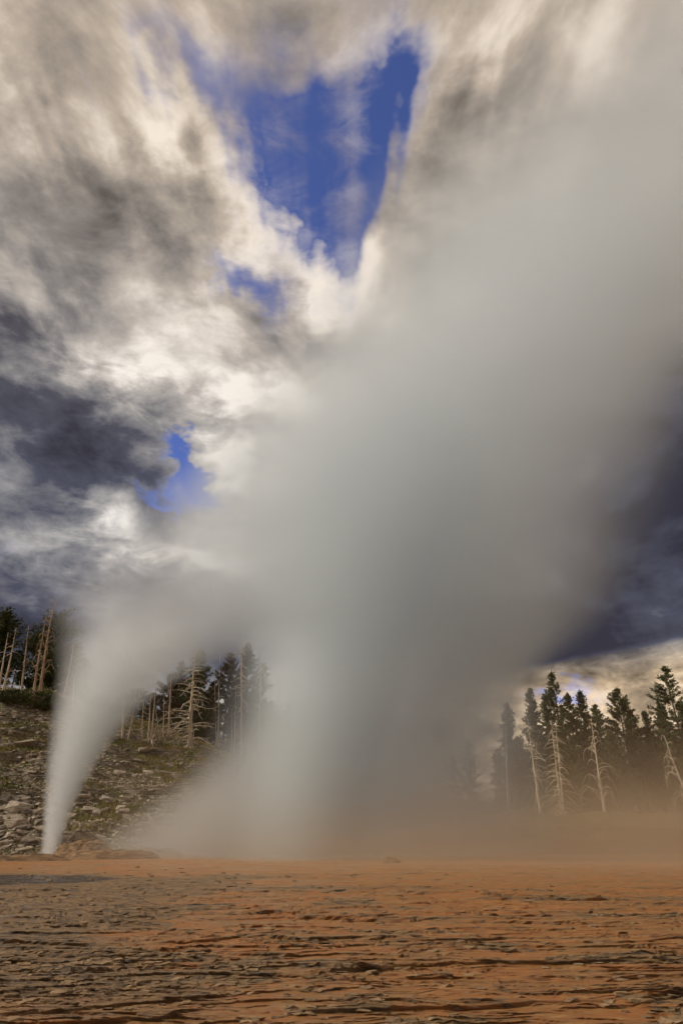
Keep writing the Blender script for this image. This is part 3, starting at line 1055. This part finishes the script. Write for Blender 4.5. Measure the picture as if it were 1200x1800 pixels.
# ------------------------------------------------------------------ steam
def steam_material(name, zs, cxs, rxs, cys, rys, ks, color, aniso, power, warp_amp, warp_scale, lump=0.35, step=0.6):
    m, N = material(name)
    m.cycles.volume_step_rate = step
    P = N.new('ShaderNodeNewGeometry').outputs['Position']
    wv = N.noise(P, warp_scale, 2, 0.45, color=True)
    wv2 = N.v('MULTIPLY', N.v('SUBTRACT', wv, (0.5, 0.5, 0.5)), (warp_amp, warp_amp, warp_amp * 0.7))
    x, y, z = N.xyz(P)
    zmax = zs[-1]
    t = N.mul(z, 1.0 / zmax)
    fade = N.smooth(z, 0.0, 12.0)
    wx, wy, wz = N.xyz(wv2)
    x = N.add(x, N.mul(wx, fade))
    y = N.add(y, N.mul(wy, fade))

    def cv(vals):
        lo, hi = min(vals), max(vals)
        if hi - lo < 1e-6:
            return lo
        c = N.curve(t, [(a / zmax, (b - lo) / (hi - lo)) for a, b in zip(zs, vals)])
        return N.add(N.mul(c, hi - lo), lo)

    dx = N.m('DIVIDE', N.sub(x, cv(cxs)), cv(rxs))
    dy = N.m('DIVIDE', N.sub(y, cv(cys)), cv(rys))
    d2 = N.add(N.mul(dx, dx), N.mul(dy, dy))
    f = N.m('POWER', N.m('MAXIMUM', N.sub(1.0, d2), 0.0), power)
    lumps = N.add(1.0 - lump, N.mul(N.xyz(wv)[2], 2 * lump))
    dens = N.mul(f, cv(ks), lumps)
    pv = N.new('ShaderNodeVolumePrincipled')
    pv.inputs['Color'].default_value = (*color, 1)
    pv.inputs['Anisotropy'].default_value = aniso
    N.put(pv.inputs['Density'], dens)
    o = N.new('ShaderNodeOutputMaterial')
    N.t.links.new(pv.outputs[0], o.inputs['Volume'])
    return m


def hull(name, mat, zs, cxs, rxs, cys, rys, grow, label, cat, sides=28, kind=None, margin=0.0):
    zz = np.unique(np.concatenate([np.linspace(zs[0], zs[-1], 30), zs]))
    V, Fc = [], []
    for z in zz:
        cx, rx = np.interp(z, zs, cxs), np.interp(z, zs, rxs) * grow + margin * min(1, z / 12)
        cy, ry = np.interp(z, zs, cys), np.interp(z, zs, rys) * grow + margin * min(1, z / 12)
        for k in range(sides):
            a = 2 * math.pi * k / sides
            V.append((cx + rx * math.cos(a), cy + ry * math.sin(a), z))
    n = len(zz)
    for i in range(n - 1):
        for k in range(sides):
            k2 = (k + 1) % sides
            Fc.append([i * sides + k, i * sides + k2, (i + 1) * sides + k2, (i + 1) * sides + k])
    Fc.append([k for k in range(sides)][::-1])
    Fc.append([(n - 1) * sides + k for k in range(sides)])
    return link(name, mesh_of(name, V, Fc, [mat]), None, None, label, cat, kind=kind)


def build_steam():
    # the slanting jet: edges read off at the vent's distance, half opacity
    zs = [0, 3.6, 6.9, 11.4, 15.3, 20, 24, 29, 35, 42, 56]
    L = np.array([-19.95, -20.4, -20.7, -20.4, -19.7, -17.8, -14.6, -10.6, -6.2, -1.0, 9.0])
    R = np.array([-19.1, -18.5, -17.3, -14.2, -7.2, 1.0, 5.0, 8.0, 10.0, 13.0, 21.0])
    cx = (L + R) / 2
    grow = np.array([1.28, 1.28, 1.3, 1.38, 1.5, 1.6, 1.6, 1.6, 1.6, 1.6, 1.6])
    rx = (R - L) / 2 * grow
    cy = np.full(len(zs), 47.0)
    ry = np.minimum(rx, 6.0)
    k = np.array([3.2, 1.6, 0.98, 0.56, 0.26, 0.14, 0.12, 0.11, 0.10, 0.08, 0.0])
    m = steam_material('steam_jet', zs, cx, rx, cy, ry, k, (0.82, 0.845, 0.855), 0.2, 1.4, 1.8, 0.13, 0.2, 0.3)
    hull('steam_jet', m, zs, cx, rx, cy, ry, 1.05, 'slim slanting geyser jet fanning upward from its vent at the slope foot', 'geyser jet', margin=1.4, kind='thing')
    # spray fanning out low from the main vent towards the slanting jet
    fz = [0, 2, 4, 6, 8, 11]
    fL, fR = np.array([-17.0, -14.2, -11.6, -9.2, -7.2, -5.0]), np.array([0.0, 0.0, 0.0, 0.0, 0.0, 0.0])
    fcx, frx = (fL + fR) / 2, (fR - fL) / 2 * 1.2
    fcy, fry = np.full(6, 45.5), np.array([4.5, 4.5, 4.5, 4.2, 3.8, 3.0])
    m = steam_material('spray_fan', fz, fcx, frx, fcy, fry, np.array([0.24, 0.24, 0.22, 0.18, 0.11, 0.0]), (0.72, 0.69, 0.65), 0.2, 1.2, 2.0, 0.10, 0.3)
    hull('spray_fan', m, fz, fcx, frx, fcy, fry, 1.05, 'low sloping fan of spray between the slanting jet and the main column', 'spray', margin=1.2, kind='thing')
    # the water column of the main vent, whiter than its steam
    wz = [0, 4, 9, 14, 19, 26]
    wcx = np.array([-3.4, -2.8, -2.3, -1.7, -0.8, 1.0])
    wr = np.array([4.0, 4.3, 4.7, 5.6, 7.0, 9.0])
    wcy = np.full(6, 41.0)
    m = steam_material('water_column', wz, wcx, wr, wcy, wr * 0.8, np.array([0.17, 0.18, 0.16, 0.12, 0.07, 0.0]), (0.89, 0.95, 0.96), 0.2, 1.8, 2.0, 0.12, 0.2)
    hull('water_column', m, wz, wcx, wr, wcy, wr * 0.8, 1.05, 'pale upright water column at the heart of the big steam cloud', 'geyser jet', margin=1.2, kind='thing')
    # the main column and its cloud
    zs = [0, 3, 7, 11, 16, 22, 30, 44, 58, 78, 113, 135]
    L = np.array([-13.0, -10.5, -7.5, -5.5, -6.0, -8.5, -7.5, 0.0, 7.0, 19.0, 42.0, 60])
    R = np.array([12.5, 12.0, 11.5, 13.0, 18.0, 20.5, 23.0, 33.0, 52.0, 78.0, 118.0, 140])
    cx = (L + R) / 2
    rx = (R - L) / 2 * 1.38
    cy = np.array([47, 47, 47, 47, 47, 47, 47, 47, 48, 50, 54, 56.0])
    ry = np.array([8, 8, 8, 8.5, 10, 12, 14, 18, 21, 25, 31, 33.0])
    k = np.array([0.42, 0.50, 0.50, 0.44, 0.33, 0.25, 0.18, 0.105, 0.068, 0.038, 0.022, 0.018])
    m = steam_material('steam_plume', zs, cx, rx, cy, ry, k, (0.82, 0.872, 0.905), 0.2, 1.6, 13.0, 0.045, 0.45, 0.45)
    hull('steam_plume', m, zs, cx, rx, cy, ry, 1.04, 'huge grey steam column billowing up and over the flats from the main vent', 'steam', margin=6.0, kind='thing')


build_steam()


def build_mist():
    m, N = material('ground_mist')
    m.cycles.volume_step_rate = 0.7
    P = N.new('ShaderNodeNewGeometry').outputs['Position']
    x, y, z = N.xyz(P)
    n = N.noise(N.v('MULTIPLY', P, (1, 1, 1.6)), 0.07, 2, 0.5)
    h = N.add(0.9, N.mul(n, 2.4))
    fall = N.m('EXPONENT', N.mul(N.m('DIVIDE', N.m('MAXIMUM', z, 0.0), h), -1.0))
    top = N.smooth(z, 15.0, 8.0)
    side = N.mul(N.smooth(x, -18.0, 8.0), N.smooth(y, 17.0, 42.0), N.smooth(y, 80.0, 62.0), N.smooth(x, 82.0, 66.0))
    dens = N.mul(fall, top, side, N.add(0.045, N.mul(n, 0.12)))
    pv = N.new('ShaderNodeVolumePrincipled')
    pv.inputs['Color'].default_value = (0.77, 0.60, 0.42, 1)
    pv.inputs['Anisotropy'].default_value = 0.1
    N.put(pv.inputs['Density'], dens)
    o = N.new('ShaderNodeOutputMaterial')
    N.t.links.new(pv.outputs[0], o.inputs['Volume'])
    x0, x1, y0, y1, z0, z1 = -22.0, 82.0, 17.0, 84.0, -0.3, 15.0
    V = [(x0, y0, z0), (x1, y0, z0), (x1, y1, z0), (x0, y1, z0), (x0, y0, z1), (x1, y0, z1), (x1, y1, z1), (x0, y1, z1)]
    Fc = [[3, 2, 1, 0], [4, 5, 6, 7], [0, 1, 5, 4], [1, 2, 6, 5], [2, 3, 7, 6], [3, 0, 4, 7]]
    link('ground_mist', mesh_of('ground_mist', V, Fc, [m]), None, None, 'low brownish mist drifting across the flats before the far trees', 'mist', kind='stuff')


build_mist()
